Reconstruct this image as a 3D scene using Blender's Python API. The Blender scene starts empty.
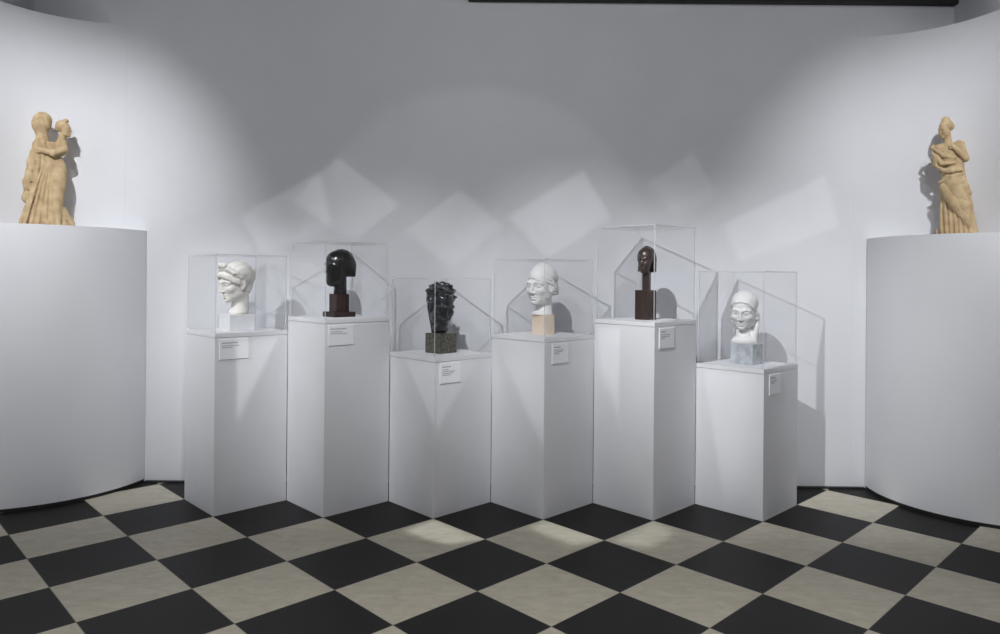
import bpy, bmesh, math
import numpy as np
from mathutils import Matrix, Vector

scene = bpy.context.scene
COL = scene.collection
R2 = math.sqrt(0.5)
D = 0.6465              # diagonal of a floor tile (and of a pedestal)
A = D * R2              # side of a tile and of a pedestal
EYE = 1.427
YF = 6.545 * D          # depth of the pedestals' front edges
YC = YF + D / 2
YW = 4.935              # back wall
WALL_L, WALL_R = -3.37, 2.93

# ------------------------------------------------------------------ materials
def new_mat(name):
    m = bpy.data.materials.new(name); m.use_nodes = True
    nt = m.node_tree; nt.nodes.clear()
    out = nt.nodes.new('ShaderNodeOutputMaterial')
    return m, nt, out

def principled(name, col, rough=0.5, metal=0.0, spec=0.5, col2=None, scale=20.0, detail=4.0,
               lo=0.35, hi=0.65, bump=0.0, bump_scale=60.0, stretch=(1, 1, 1), coat=0.0, sss=0.0):
    m, nt, out = new_mat(name)
    b = nt.nodes.new('ShaderNodeBsdfPrincipled')
    b.inputs['Base Color'].default_value = (*col, 1)
    b.inputs['Roughness'].default_value = rough
    b.inputs['Metallic'].default_value = metal
    b.inputs['Specular IOR Level'].default_value = spec
    b.inputs['Coat Weight'].default_value = coat
    b.inputs['Coat Roughness'].default_value = 0.08
    if sss:
        b.inputs['Subsurface Weight'].default_value = sss
        b.inputs['Subsurface Radius'].default_value = (0.02, 0.018, 0.015)
    tc = nt.nodes.new('ShaderNodeTexCoord')
    mp = nt.nodes.new('ShaderNodeMapping'); mp.inputs['Scale'].default_value = stretch
    nt.links.new(tc.outputs['Object'], mp.inputs['Vector'])
    if col2 is not None:
        n = nt.nodes.new('ShaderNodeTexNoise')
        n.inputs['Scale'].default_value = scale; n.inputs['Detail'].default_value = detail
        r = nt.nodes.new('ShaderNodeValToRGB')
        r.color_ramp.elements[0].position = lo; r.color_ramp.elements[0].color = (*col, 1)
        r.color_ramp.elements[1].position = hi; r.color_ramp.elements[1].color = (*col2, 1)
        nt.links.new(mp.outputs[0], n.inputs['Vector'])
        nt.links.new(n.outputs['Fac'], r.inputs['Fac'])
        nt.links.new(r.outputs['Color'], b.inputs['Base Color'])
    if bump:
        n2 = nt.nodes.new('ShaderNodeTexNoise'); n2.inputs['Scale'].default_value = bump_scale
        n2.inputs['Detail'].default_value = 3
        bp = nt.nodes.new('ShaderNodeBump'); bp.inputs['Strength'].default_value = bump
        bp.inputs['Distance'].default_value = 0.004
        nt.links.new(mp.outputs[0], n2.inputs['Vector'])
        nt.links.new(n2.outputs['Fac'], bp.inputs['Height'])
        nt.links.new(bp.outputs[0], b.inputs['Normal'])
    nt.links.new(b.outputs[0], out.inputs['Surface'])
    return m

def M(nt, op, a, b=None):
    n = nt.nodes.new('ShaderNodeMath'); n.operation = op
    for i, v in enumerate((a, b)):
        if v is None: continue
        if isinstance(v, (int, float)): n.inputs[i].default_value = v
        else: nt.links.new(v, n.inputs[i])
    return n.outputs[0]

def floor_material():
    m, nt, out = new_mat('chequered_floor_tiles')
    tc = nt.nodes.new('ShaderNodeTexCoord')
    sp = nt.nodes.new('ShaderNodeSeparateXYZ'); nt.links.new(tc.outputs['Object'], sp.inputs[0])
    dx = M(nt, 'SUBTRACT', sp.outputs[0], -0.8105 * D)
    dy = M(nt, 'SUBTRACT', sp.outputs[1], YF)
    p = M(nt, 'DIVIDE', M(nt, 'ADD', dx, dy), D)
    q = M(nt, 'DIVIDE', M(nt, 'SUBTRACT', dy, dx), D)
    s = M(nt, 'ADD', M(nt, 'FLOOR', p), M(nt, 'FLOOR', q))
    odd = M(nt, 'GREATER_THAN', M(nt, 'ABSOLUTE', M(nt, 'SUBTRACT', M(nt, 'MODULO', M(nt, 'ADD', s, 200), 2), 0)), 0.5)
    # joints
    def edge(v):
        f = M(nt, 'FRACT', v)
        return M(nt, 'MINIMUM', f, M(nt, 'SUBTRACT', 1.0, f))
    joint = M(nt, 'LESS_THAN', M(nt, 'MINIMUM', edge(p), edge(q)), 0.0035)
    # beige mottling
    n1 = nt.nodes.new('ShaderNodeTexNoise'); n1.inputs['Scale'].default_value = 9; n1.inputs['Detail'].default_value = 8
    n1.inputs['Roughness'].default_value = 0.7; n1.inputs['Distortion'].default_value = 0.8
    mp = nt.nodes.new('ShaderNodeMapping'); mp.inputs['Scale'].default_value = (1.0, 2.2, 1)
    mp.inputs['Rotation'].default_value = (0, 0, 0.5)
    nt.links.new(tc.outputs['Object'], mp.inputs[0]); nt.links.new(mp.outputs[0], n1.inputs['Vector'])
    r1 = nt.nodes.new('ShaderNodeValToRGB')
    r1.color_ramp.elements[0].position = 0.32; r1.color_ramp.elements[0].color = (0.46, 0.43, 0.345, 1)
    r1.color_ramp.elements[1].position = 0.68; r1.color_ramp.elements[1].color = (0.60, 0.57, 0.475, 1)
    nt.links.new(n1.outputs['Fac'], r1.inputs['Fac'])
    r2 = nt.nodes.new('ShaderNodeValToRGB')
    r2.color_ramp.elements[0].position = 0.3; r2.color_ramp.elements[0].color = (0.006, 0.0054, 0.0054, 1)
    r2.color_ramp.elements[1].position = 0.7; r2.color_ramp.elements[1].color = (0.009, 0.0082, 0.0082, 1)
    nt.links.new(n1.outputs['Fac'], r2.inputs['Fac'])
    mix = nt.nodes.new('ShaderNodeMix'); mix.data_type = 'RGBA'
    nt.links.new(odd, mix.inputs['Factor'])
    nt.links.new(r1.outputs['Color'], mix.inputs['A']); nt.links.new(r2.outputs['Color'], mix.inputs['B'])
    mix2 = nt.nodes.new('ShaderNodeMix'); mix2.data_type = 'RGBA'
    nt.links.new(joint, mix2.inputs['Factor'])
    nt.links.new(mix.outputs['Result'], mix2.inputs['A']); mix2.inputs['B'].default_value = (0.16, 0.145, 0.12, 1)
    b = nt.nodes.new('ShaderNodeBsdfPrincipled'); b.inputs['Roughness'].default_value = 0.5
    b.inputs['Specular IOR Level'].default_value = 0.22
    nt.links.new(mix2.outputs['Result'], b.inputs['Base Color'])
    bp = nt.nodes.new('ShaderNodeBump'); bp.inputs['Strength'].default_value = 0.15; bp.inputs['Distance'].default_value = 0.003
    nt.links.new(n1.outputs['Fac'], bp.inputs['Height']); nt.links.new(bp.outputs[0], b.inputs['Normal'])
    nt.links.new(b.outputs[0], out.inputs['Surface'])
    return m

def acrylic(name, clear, f0, edge=False):
    m, nt, out = new_mat(name)
    lw = nt.nodes.new('ShaderNodeLayerWeight'); lw.inputs['Blend'].default_value = 0.5
    f = M(nt, 'POWER', lw.outputs['Facing'], 5.0)
    f = M(nt, 'ADD', M(nt, 'MULTIPLY', f, 0.8), f0)
    t = nt.nodes.new('ShaderNodeBsdfTransparent'); t.inputs['Color'].default_value = (*clear, 1)
    g = nt.nodes.new('ShaderNodeBsdfGlossy'); g.inputs['Roughness'].default_value = 0.0 if not edge else 0.2
    mx = nt.nodes.new('ShaderNodeMixShader')
    nt.links.new(f, mx.inputs[0]); nt.links.new(g.outputs[0], mx.inputs[2])
    if edge:
        d = nt.nodes.new('ShaderNodeBsdfTranslucent'); d.inputs['Color'].default_value = (0.97, 0.98, 1.0, 1)
        d2 = nt.nodes.new('ShaderNodeBsdfDiffuse'); d2.inputs['Color'].default_value = (0.97, 0.98, 1.0, 1)
        md = nt.nodes.new('ShaderNodeMixShader'); md.inputs[0].default_value = 0.5
        nt.links.new(d.outputs[0], md.inputs[1]); nt.links.new(d2.outputs[0], md.inputs[2])
        m2 = nt.nodes.new('ShaderNodeMixShader'); m2.inputs[0].default_value = 0.62
        nt.links.new(t.outputs[0], m2.inputs[1]); nt.links.new(md.outputs[0], m2.inputs[2])
        nt.links.new(m2.outputs[0], mx.inputs[1])
    else:
        nt.links.new(t.outputs[0], mx.inputs[1])
    nt.links.new(mx.outputs[0], out.inputs['Surface'])
    return m

WHITE = principled('white_wall_paint', (0.735, 0.74, 0.77), 0.75, spec=0.2, col2=(0.755, 0.76, 0.79), scale=3, bump=0.04, bump_scale=180)
PLINTHW = principled('white_plinth_paint', (0.795, 0.80, 0.83), 0.7, spec=0.25, col2=(0.815, 0.82, 0.85), scale=2.5, bump=0.03, bump_scale=150)
PEDW = principled('white_pedestal_paint', (0.735, 0.74, 0.765), 0.62, spec=0.3, col2=(0.755, 0.76, 0.785), scale=4)
DARK = principled('dark_ceiling_paint', (0.022, 0.022, 0.023), 0.8, col2=(0.028, 0.028, 0.028))
GREYUP = principled('grey_upper_wall_paint', (0.16, 0.16, 0.16), 0.85, col2=(0.18, 0.18, 0.18))
BLACKSTRIP = principled('black_base_strip', (0.012, 0.012, 0.012), 0.6, col2=(0.016, 0.016, 0.016))
CARD = principled('white_caption_card', (0.84, 0.84, 0.86), 0.6, col2=(0.86, 0.86, 0.88), scale=30)
INK = principled('grey_printed_ink', (0.30, 0.30, 0.34), 0.7, col2=(0.34, 0.34, 0.38), scale=200)
ACRYL = acrylic('clear_acrylic', (0.996, 0.997, 0.998), 0.013)
ACRYL_EDGE = acrylic('acrylic_edge', (0.93, 0.95, 0.96), 0.05, True)
PLASTER = principled('warm_white_plaster', (0.80, 0.775, 0.73), 0.6, spec=0.3, col2=(0.84, 0.82, 0.78), scale=14, bump=0.15, bump_scale=70)
WMARBLE = principled('white_marble', (0.82, 0.81, 0.80), 0.5, spec=0.35, col2=(0.86, 0.855, 0.85), scale=9, bump=0.08, bump_scale=60)
EBONY = principled('polished_black_wood', (0.006, 0.006, 0.007), 0.22, spec=0.6, col2=(0.012, 0.011, 0.011), scale=30, stretch=(1, 1, 0.1))
DKWOOD = principled('dark_red_brown_wood', (0.022, 0.011, 0.010), 0.4, spec=0.4, col2=(0.045, 0.021, 0.018), scale=60, stretch=(1, 1, 0.06))
BRONZE = principled('black_patinated_bronze', (0.008, 0.009, 0.012), 0.30, spec=0.6, col2=(0.014, 0.016, 0.020), scale=35, bump=0.12, bump_scale=60, coat=0.35)
GREENM = principled('dark_green_marble', (0.028, 0.028, 0.019), 0.35, col2=(0.16, 0.155, 0.11), scale=70, detail=8, lo=0.38, hi=0.70)
PEACH = principled('pale_peach_stone', (0.78, 0.64, 0.50), 0.55, col2=(0.83, 0.70, 0.57), scale=10)
BROWNP = principled('polished_red_brown_wood', (0.030, 0.016, 0.014), 0.30, spec=0.75, col2=(0.050, 0.026, 0.023), scale=40, stretch=(1, 1, 0.15))
BROWNB = principled('brown_wood_block', (0.022, 0.012, 0.008), 0.45, col2=(0.075, 0.036, 0.02), scale=45, stretch=(1, 1, 0.05), lo=0.45, hi=0.75)
GREYM = principled('pale_grey_marble', (0.36, 0.385, 0.42), 0.45, col2=(0.56, 0.585, 0.62), scale=22, detail=8)
TERRA = principled('pale_terracotta', (0.42, 0.30, 0.17), 0.85, spec=0.15, col2=(0.58, 0.445, 0.27), scale=16, detail=6, bump=0.3, bump_scale=80)
WHITEBLOCK = principled('frosted_white_block', (0.76, 0.77, 0.78), 0.35, col2=(0.82, 0.83, 0.84), scale=12, sss=0.3)

# ------------------------------------------------------------------ object helpers
def link(name, me, mat, parent=None):
    o = bpy.data.objects.new(name, me); COL.objects.link(o)
    for m in (mat if isinstance(mat, (list, tuple)) else [mat]):
        me.materials.append(m)
    if parent is not None: o.parent = parent
    return o

def from_bm(name, bm, mat, parent=None, smooth=False):
    me = bpy.data.meshes.new(name)
    bmesh.ops.recalc_face_normals(bm, faces=bm.faces)
    bm.to_mesh(me); bm.free()
    if smooth:
        me.polygons.foreach_set('use_smooth', [True] * len(me.polygons))
    return link(name, me, mat, parent)

def add_box(bm, c, s, bevel=0.0, rotz=0.0, taper=None):
    g = bmesh.ops.create_cube(bm, size=1.0)
    vs = g['verts']
    for v in vs:
        if taper and v.co.z > 0:
            v.co.x *= taper; v.co.y *= taper
    bmesh.ops.transform(bm, verts=vs, matrix=Matrix.Translation(c) @ Matrix.Rotation(rotz, 4, 'Z') @ Matrix.Diagonal((*s, 1)))
    if bevel:
        es = list({e for v in vs for e in v.link_edges})
        bmesh.ops.bevel(bm, geom=es, offset=bevel, segments=2, affect='EDGES', profile=0.5)

def thing(name, label, cat, loc=(0, 0, 0), rotz=0.0, group=None):
    o = bpy.data.objects.new(name, None); COL.objects.link(o)
    o.location = loc; o.rotation_euler = (0, 0, rotz)
    o.empty_display_size = 0.1
    o['label'] = label; o['category'] = cat
    if group: o['group'] = group
    return o

def struct(o):
    o['kind'] = 'structure'; return o

# ------------------------------------------------------------------ implicit surfaces
def smin(a, b, k):
    h = np.maximum(k - np.abs(a - b), 0) / k
    return np.minimum(a, b) - h * h * k * 0.25
def smax(a, b, k): return -smin(-a, -b, k)
def sub(a, b, k=0.005): return smax(a, -b, k)
def un(k, *fs):
    r = fs[0]
    for f in fs[1:]: r = smin(r, f, k)
    return r
def rotm(rx=0, ry=0, rz=0):
    return np.array(Matrix.Rotation(rz, 3, 'Z') @ Matrix.Rotation(ry, 3, 'Y') @ Matrix.Rotation(rx, 3, 'X'), dtype=np.float32)
def xf(P, c=(0, 0, 0), rx=0, ry=0, rz=0):
    """points expressed in a frame at c turned by the given angles"""
    return (P - np.array(c, np.float32)) @ rotm(rx, ry, rz)
def ell(P, c, r, rx=0, ry=0, rz=0):
    Q = xf(P, c, rx, ry, rz) if (rx or ry or rz) else P - np.array(c, np.float32)
    r = np.array(r, np.float32)
    k0 = np.linalg.norm(Q / r, axis=1); k1 = np.linalg.norm(Q / (r * r), axis=1) + 1e-9
    return k0 * (k0 - 1) / k1
def cap(P, a, b, ra, rb=None):
    rb = ra if rb is None else rb
    a = np.array(a, np.float32); b = np.array(b, np.float32)
    ab = b - a; t = np.clip((P - a) @ ab / (ab @ ab), 0, 1)
    return np.linalg.norm(P - a - t[:, None] * ab, axis=1) - (ra + (rb - ra) * t)
def path(P, pts, rs, k=0.004):
    r = None
    for i in range(len(pts) - 1):
        ra = rs[i] if hasattr(rs, '__len__') else rs
        rb = rs[i + 1] if hasattr(rs, '__len__') else rs
        f = cap(P, pts[i], pts[i + 1], ra, rb)
        r = f if r is None else smin(r, f, k)
    return r
def box(P, c, h, rad=0.004, rx=0, ry=0, rz=0):
    Q = np.abs(xf(P, c, rx, ry, rz)) - (np.array(h, np.float32) - rad)
    return np.linalg.norm(np.maximum(Q, 0), axis=1) + np.minimum(Q.max(axis=1), 0) - rad
def elcone(P, levels):
    """a stacked figure: levels = [(z, cx, cy, rx, ry)], interpolated smoothly"""
    L = np.array(levels, np.float32)
    z = P[:, 2]
    zc = np.clip(z, L[0, 0], L[-1, 0])
    cx, cy, rx, ry = (np.interp(zc, L[:, 0], L[:, i]).astype(np.float32) for i in (1, 2, 3, 4))
    qx, qy = (P[:, 0] - cx) / rx, (P[:, 1] - cy) / ry
    k = np.sqrt(qx * qx + qy * qy)
    d = (k - 1) * np.minimum(rx, ry)
    ang = np.arctan2(qy, qx)
    return np.maximum(d, np.maximum(L[0, 0] - z, z - L[-1, 0])), ang

def surface_net(fn, lo, hi, vox):
    n = [int(math.ceil((hi[i] - lo[i]) / vox)) + 1 for i in range(3)]
    ax = [lo[i] + vox * np.arange(n[i], dtype=np.float32) for i in range(3)]
    G = np.stack(np.meshgrid(*ax, indexing='ij'), -1).reshape(-1, 3).astype(np.float32)
    F = np.asarray(fn(G), np.float32).reshape(n)
    F[[0, -1], :, :] = np.maximum(F[[0, -1], :, :], 1e-3)
    F[:, [0, -1], :] = np.maximum(F[:, [0, -1], :], 1e-3)
    F[:, :, [0, -1]] = np.maximum(F[:, :, [0, -1]], 1e-3)
    S = F < 0
    cs = [S[i:n[0]-1+i, j:n[1]-1+j, k:n[2]-1+k] for i in (0, 1) for j in (0, 1) for k in (0, 1)]
    tot = sum(c.astype(np.int8) for c in cs)
    act = (tot > 0) & (tot < 8)
    idx = -np.ones(act.shape, np.int64); cells = np.argwhere(act); idx[act] = np.arange(len(cells))
    acc = np.zeros((len(cells), 3)); cnt = np.zeros(len(cells))
    for axis in range(3):
        o = [a for a in range(3) if a != axis]
        for u in (0, 1):
            for v in (0, 1):
                p0 = cells.copy(); p0[:, o[0]] += u; p0[:, o[1]] += v
                p1 = p0.copy(); p1[:, axis] += 1
                f0 = F[tuple(p0.T)]; f1 = F[tuple(p1.T)]
                m = (f0 < 0) != (f1 < 0)
                t = np.where(m, f0 / np.where(m, f0 - f1, 1), 0)
                pt = p0.astype(float); pt[:, axis] += t
                acc[m] += pt[m]; cnt[m] += 1
    V = acc / cnt[:, None] * vox + np.array(lo)
    quads = []
    for axis in range(3):
        o = [a for a in range(3) if a != axis]
        sl0 = [slice(None)] * 3; sl1 = [slice(None)] * 3
        sl0[axis] = slice(0, -1); sl1[axis] = slice(1, None)
        ch = S[tuple(sl0)] != S[tuple(sl1)]
        E = np.argwhere(ch)
        E = E[(E[:, o[0]] > 0) & (E[:, o[1]] > 0) & (E[:, o[0]] < n[o[0]] - 1) & (E[:, o[1]] < n[o[1]] - 1)]
        inside = S[tuple(E.T)]
        def at(du, dv):
            q = E.copy(); q[:, o[0]] += du; q[:, o[1]] += dv
            return idx[tuple(q.T)]
        Q = np.stack([at(-1, -1), at(0, -1), at(0, 0), at(-1, 0)], 1)
        flip = inside if axis != 1 else ~inside
        Q = np.where(flip[:, None], Q, Q[:, ::-1])
        quads.append(Q)
    return V, np.concatenate(quads)

VSCALE = 1.0
def sculpt(name, fn, lo, hi, vox, mat, parent):
    vox = vox * VSCALE
    V, Q = surface_net(fn, lo, hi, vox)
    me = bpy.data.meshes.new(name)
    me.vertices.add(len(V)); me.vertices.foreach_set('co', V.astype(np.float32).ravel())
    me.loops.add(len(Q) * 4); me.loops.foreach_set('vertex_index', Q.astype(np.int32).ravel())
    me.polygons.add(len(Q)); me.polygons.foreach_set('loop_start', np.arange(0, len(Q) * 4, 4, dtype=np.int32))
    me.update(calc_edges=True); me.validate()
    me.polygons.foreach_set('use_smooth', np.ones(len(me.polygons), bool))
    return link(name, me, mat, parent)

# ------------------------------------------------------------------ a human head (faces -Y, eyes at z = 0, chin at -0.118)
def face_sdf(P, closed=False, lip=1.0, full=1.0):
    f = ell(P, (0, 0.016, 0.035), (0.074, 0.096, 0.083))
    f = smin(f, ell(P, (0, -0.022, -0.030), (0.060 * full, 0.064, 0.082)), 0.03)
    f = smin(f, ell(P, (0, -0.066, -0.097), (0.024, 0.021, 0.019)), 0.035)
    for s in (-1, 1):
        f = smin(f, ell(P, (s * 0.042 * full, -0.012, -0.068), (0.020, 0.036, 0.030)), 0.03)
        f = smin(f, ell(P, (s * 0.042, -0.056, -0.028), (0.019, 0.020, 0.017)), 0.025)
        f = smin(f, path(P, [(s * 0.010, -0.082, 0.014), (s * 0.030, -0.081, 0.021), (s * 0.052, -0.062, 0.013)], 0.008), 0.014)
        f = sub(f, ell(P, (s * 0.031, -0.093, 0.000), (0.019, 0.017, 0.011)), 0.014)
        f = smin(f, ell(P, (s * 0.031, -0.068, -0.001), (0.016, 0.014, 0.011)), 0.002)
        f = smin(f, path(P, [(s * 0.016, -0.080, 0.001), (s * 0.031, -0.083, 0.0085), (s * 0.047, -0.073, 0.000)], 0.0032), 0.003)
        f = smin(f, path(P, [(s * 0.017, -0.079, -0.003), (s * 0.031, -0.080, -0.0095), (s * 0.046, -0.073, -0.004)], 0.0026), 0.003)
        if closed:
            f = smin(f, ell(P, (s * 0.031, -0.070, 0.002), (0.0165, 0.0145, 0.011)), 0.002)
    f = smin(f, cap(P, (0, -0.084, 0.016), (0, -0.0995, -0.035), 0.0080, 0.0105), 0.012)
    for s in (-1, 1):
        f = smin(f, ell(P, (s * 0.0115, -0.092, -0.039), (0.0075, 0.010, 0.0075)), 0.006)
        f = sub(f, ell(P, (s * 0.006, -0.100, -0.047), (0.0035, 0.005, 0.004)), 0.004)
    f = smin(f, ell(P, (0, -0.083, -0.0635), (0.022, 0.0115 * lip, 0.0065)), 0.006)
    f = smin(f, ell(P, (0, -0.081, -0.076), (0.018, 0.0120 * lip, 0.0075)), 0.006)
    f = sub(f, path(P, [(-0.021, -0.085, -0.0705), (0, -0.095, -0.0690), (0.021, -0.085, -0.0705)], 0.0022), 0.004)
    f = sub(f, path(P, [(-0.012, -0.088, -0.0885), (0.012, -0.088, -0.0885)], 0.003), 0.010)
    return f

def ear_sdf(P, s):
    e = ell(P, (s * 0.075, 0.012, -0.012), (0.009, 0.019, 0.031), rx=-0.2, rz=s * -0.35)
    e = sub(e, ell(P, (s * 0.085, 0.006, -0.010), (0.008, 0.010, 0.018), rx=-0.2), 0.004)
    return smin(e, ell(P, (s * 0.073, 0.004, -0.038), (0.007, 0.008, 0.009)), 0.005)

def posed(P, pitch=0.0, yaw=0.0, roll=0.0, piv=(0, 0.03, -0.09)):
    Q = (P - np.array(piv, np.float32)) @ rotm(pitch, roll, yaw)
    return Q + np.array(piv, np.float32)

def block(name, side, h, mat, parent, z0=0.0, bevel=0.002, rotz=0.0, sy=None, label=None):
    bm = bmesh.new(); add_box(bm, (0, 0, z0 + h / 2), (side, sy or side, h), bevel, rotz)
    o = from_bm(name, bm, mat, parent)
    if label: o['label'] = label
    return o

ZH = 0.118   # chin below eye level
def neck(P, top, bot, r0, r1, k=1.0):
    return cap(P, top, bot, r0, r1)

# ------------------------------------------------------------------ the six pedestals
# front-edge x (in D), top height, cover height, words
PED = [
    (-2.811, 1.075, 0.472, 'first from the left, white goddess head with a bow of hair'),
    (-1.811, 1.164, 0.467, 'black helmet-haired head'),
    (-0.811, 0.943, 0.470, 'dark bronze head on green block'),
    (0.188, 1.065, 0.470, 'white capped head on peach block'),
    (1.187, 1.163, 0.582, 'small brown long-necked head'),
    (2.186, 0.891, 0.583, 'white downcast head on grey block'),
]
PED_LABEL = [
    'white square pedestal, leftmost of the row, under the plaster head with tied hair',
    'tall white square pedestal carrying the polished black head with helmet hair',
    'low white square pedestal carrying the dark bronze head on green marble',
    'white square pedestal carrying the white capped head on a peach block',
    'tall white square pedestal carrying the small long-necked brown head',
    'lowest white square pedestal, rightmost of the row, under the downcast white head',
]
COV_LABEL = [
    'clear acrylic cover over the plaster head with tied hair, leftmost of the row',
    'clear acrylic cover over the polished black head with helmet hair',
    'clear acrylic cover over the dark bronze head on green marble',
    'clear acrylic cover over the white capped head on a peach block',
    'tall clear acrylic cover over the small long-necked brown head',
    'tall clear acrylic cover over the downcast white head, rightmost of the row',
]
CARD_T = [(0.06, 0.44), (0.05, 0.42), (0.09, 0.43), (0.14, 0.455), (0.10, 0.44), (0.14, 0.455)]
LINES = [
    [0.55, 0.62, 0.40], [0.60, 0.45, 0.66], [0.42, 0.30, 0.62, 0.55, 0.38], [0.40, 0.55, 0.50, 0.30],
    [0.35, 0.62, 0.60, 0.25], [0.40, 0.55, 0.30],
]
def make_pedestal(i):
    x, z, hc, _ = PED[i]
    # local frame: +X runs along the right-hand front face, front corner at (-A/2, -A/2)
    t = thing('pedestal', PED_LABEL[i], 'pedestal', (x * D, YC, 0), math.pi / 4, 'white pedestals in a zigzag row')
    lid = 0.025; g = 0.003
    bm = bmesh.new(); add_box(bm, (0, 0, (z - lid - g) / 2), (A - 0.002, A - 0.002, z - lid - g), 0.0015)
    from_bm('body', bm, PEDW, t)
    bm = bmesh.new(); add_box(bm, (0, 0, z - lid - g / 2), (A - 0.016, A - 0.016, g))
    add_box(bm, (0, 0, z - lid / 2), (A - 0.002, A - 0.002, lid), 0.0015)
    from_bm('top_board', bm, PEDW, t)
    # caption card on the right-hand front face (local -Y face)
    s0, s1 = CARD_T[i]; w = (s1 - s0) * A; cx = -A / 2 + (s0 + s1) / 2 * A
    zt = z - 0.036; ch = 0.120; th = 0.006
    bm = bmesh.new(); add_box(bm, (cx, -A / 2 + 0.001 - th / 2 + 0.0008, zt - ch / 2), (w, th, ch), 0.001)
    c = from_bm('caption_card', bm, CARD, t)
    bm = bmesh.new(); yy = -A / 2 + 0.001 - th + 0.0006; zz = zt - 0.022
    for k, f in enumerate(LINES[i]):
        # rows of short word marks, too small to read in the photo
        xx = cx - w / 2 + 0.016; end = xx + f * w; rng = np.random.RandomState(i * 10 + k)
        while xx < end - 0.006:
            ww = min(end - xx, 0.008 + 0.014 * rng.rand())
            add_box(bm, (xx + ww / 2, yy, zz), (ww, 0.0008, 0.0055 if k == 0 else 0.0042)); xx += ww + 0.003
        zz -= 0.017 if k == 0 else 0.0105
    from_bm('caption_text', bm, INK, c)
    # clear cover
    cv = thing('display_cover', COV_LABEL[i], 'display case', (x * D, YC, z), math.pi / 4, 'clear acrylic covers on the pedestals')
    S = A - 0.014; T = 0.006
    def panel(name, c, s, axis):
        bm = bmesh.new(); add_box(bm, c, s)
        bm.normal_update()
        for fc in bm.faces:
            fc.material_index = 0 if abs(fc.normal[axis]) > 0.5 else 1
        return from_bm(name, bm, [ACRYL, ACRYL_EDGE], cv)
    hh = hc - T
    panel('side_panel', (0, -S / 2 + T / 2, hh / 2), (S, T, hh), 1)
    panel('side_panel', (0, S / 2 - T / 2, hh / 2), (S, T, hh), 1)
    panel('side_panel', (-S / 2 + T / 2, 0, hh / 2), (T, S - 2 * T, hh), 0)
    panel('side_panel', (S / 2 - T / 2, 0, hh / 2), (T, S - 2 * T, hh), 0)
    panel('top_panel', (0, 0, hh + T / 2), (S, S, T), 2)
for i in range(6): make_pedestal(i)

# ------------------------------------------------------------------ sculptures
def bust(name, label, i, cat='sculpture'):
    x, z, _, _ = PED[i]
    return thing(name, label, cat, (x * D, YC, z), -math.pi / 4)

VOX = 0.0026
def rel(z):          # shift points so that eye level sits at height z of the sculpture
    return np.array((0, 0, z), np.float32)

# 1 -- plaster goddess head with tied hair
t = bust('portrait_head', 'white plaster head in profile with hair tied in a bow, on a white block', 0)
block('base_block', 0.158, 0.100, WHITEBLOCK, t)
E1 = 0.305
def h1(P):
    P = P - rel(E1)
    P = P @ rotm(0, 0, 0.12)
    Q = posed(P, pitch=0.19)
    f = face_sdf(Q)
    f = un(0.005, f, ear_sdf(Q, -1), ear_sdf(Q, 1))
    n = cap(P, (0, 0.025, -0.08), (0, 0.022, -0.165), 0.047, 0.054)
    n = smin(n, ell(P, (0, 0.008, -0.205), (0.064, 0.058, 0.036)), 0.03)
    n = smax(n, ell(P, (0, 0.0, -0.13), (0.11, 0.11, 0.085)), 0.01)
    f = smin(f, n, 0.02)
    return np.maximum(f, -0.206 - P[:, 2])
sculpt('head', h1, (-0.12, -0.13, 0.095), (0.12, 0.14, 0.46), VOX, PLASTER, t)
def hair1(P):
    P = P - rel(E1)
    P = P @ rotm(0, 0, 0.12)
    Q = posed(P, pitch=0.19)
    ang = np.arctan2(Q[:, 2] - 0.01, Q[:, 1] - 0.02)
    f = ell(Q, (0, 0.030, 0.048), (0.083, 0.094, 0.080))
    # combed waves run back from the brow to the knot
    f = f + 0.0022 * np.sin(Q[:, 0] * 240) * np.clip((Q[:, 1] + 0.08) * 12, 0, 1)
    face = ell(Q, (0, -0.090, -0.045), (0.066, 0.085, 0.094))
    f = sub(f, face, 0.012)
    # scalloped fringe of waves round the brow, back to the ears
    for s in (-1, 1):
        pts = [(0, -0.080, 0.066), (s * 0.030, -0.080, 0.058), (s * 0.056, -0.062, 0.040), (s * 0.072, -0.036, 0.018), (s * 0.078, -0.004, 0.004)]
        for k in range(4):
            a, b = np.array(pts[k]), np.array(pts[k + 1])
            for u in (0.0, 0.33, 0.66):
                c = a + (b - a) * u
                f = smin(f, ell(Q, c, (0.0095, 0.014, 0.019)), 0.002)
        # rolled tress behind the fringe
        f = smin(f, path(Q, [(0, -0.058, 0.103), (s * 0.036, -0.050, 0.095), (s * 0.064, -0.028, 0.066), (s * 0.078, 0.006, 0.036)], [0.015, 0.017, 0.017, 0.014]), 0.005)
        # loops of the bow
        f = smin(f, ell(Q, (s * 0.022, -0.062, 0.122), (0.023, 0.016, 0.016), ry=s * 0.35), 0.005)
        f = sub(f, ell(Q, (s * 0.026, -0.078, 0.124), (0.008, 0.010, 0.005), ry=s * 0.35), 0.004)
        f = smin(f, ell(Q, (s * 0.070, -0.018, 0.058), (0.017, 0.018, 0.017)), 0.004)
        f = sub(f, ell(Q, (s * 0.082, -0.030, 0.052), (0.010, 0.008, 0.008)), 0.004)
    f = smin(f, ell(Q, (0, -0.070, 0.118), (0.010, 0.010, 0.013)), 0.004)
    # knot at the nape
    f = smin(f, ell(Q, (0, 0.128, 0.050), (0.036, 0.026, 0.030)), 0.012)
    f = smin(f, cap(Q, (0, 0.11, 0.02), (0, 0.075, -0.06), 0.034, 0.026), 0.02)
    return f
sculpt('hair', hair1, (-0.12, -0.15, 0.18), (0.12, 0.19, 0.47), VOX, PLASTER, t)

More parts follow.
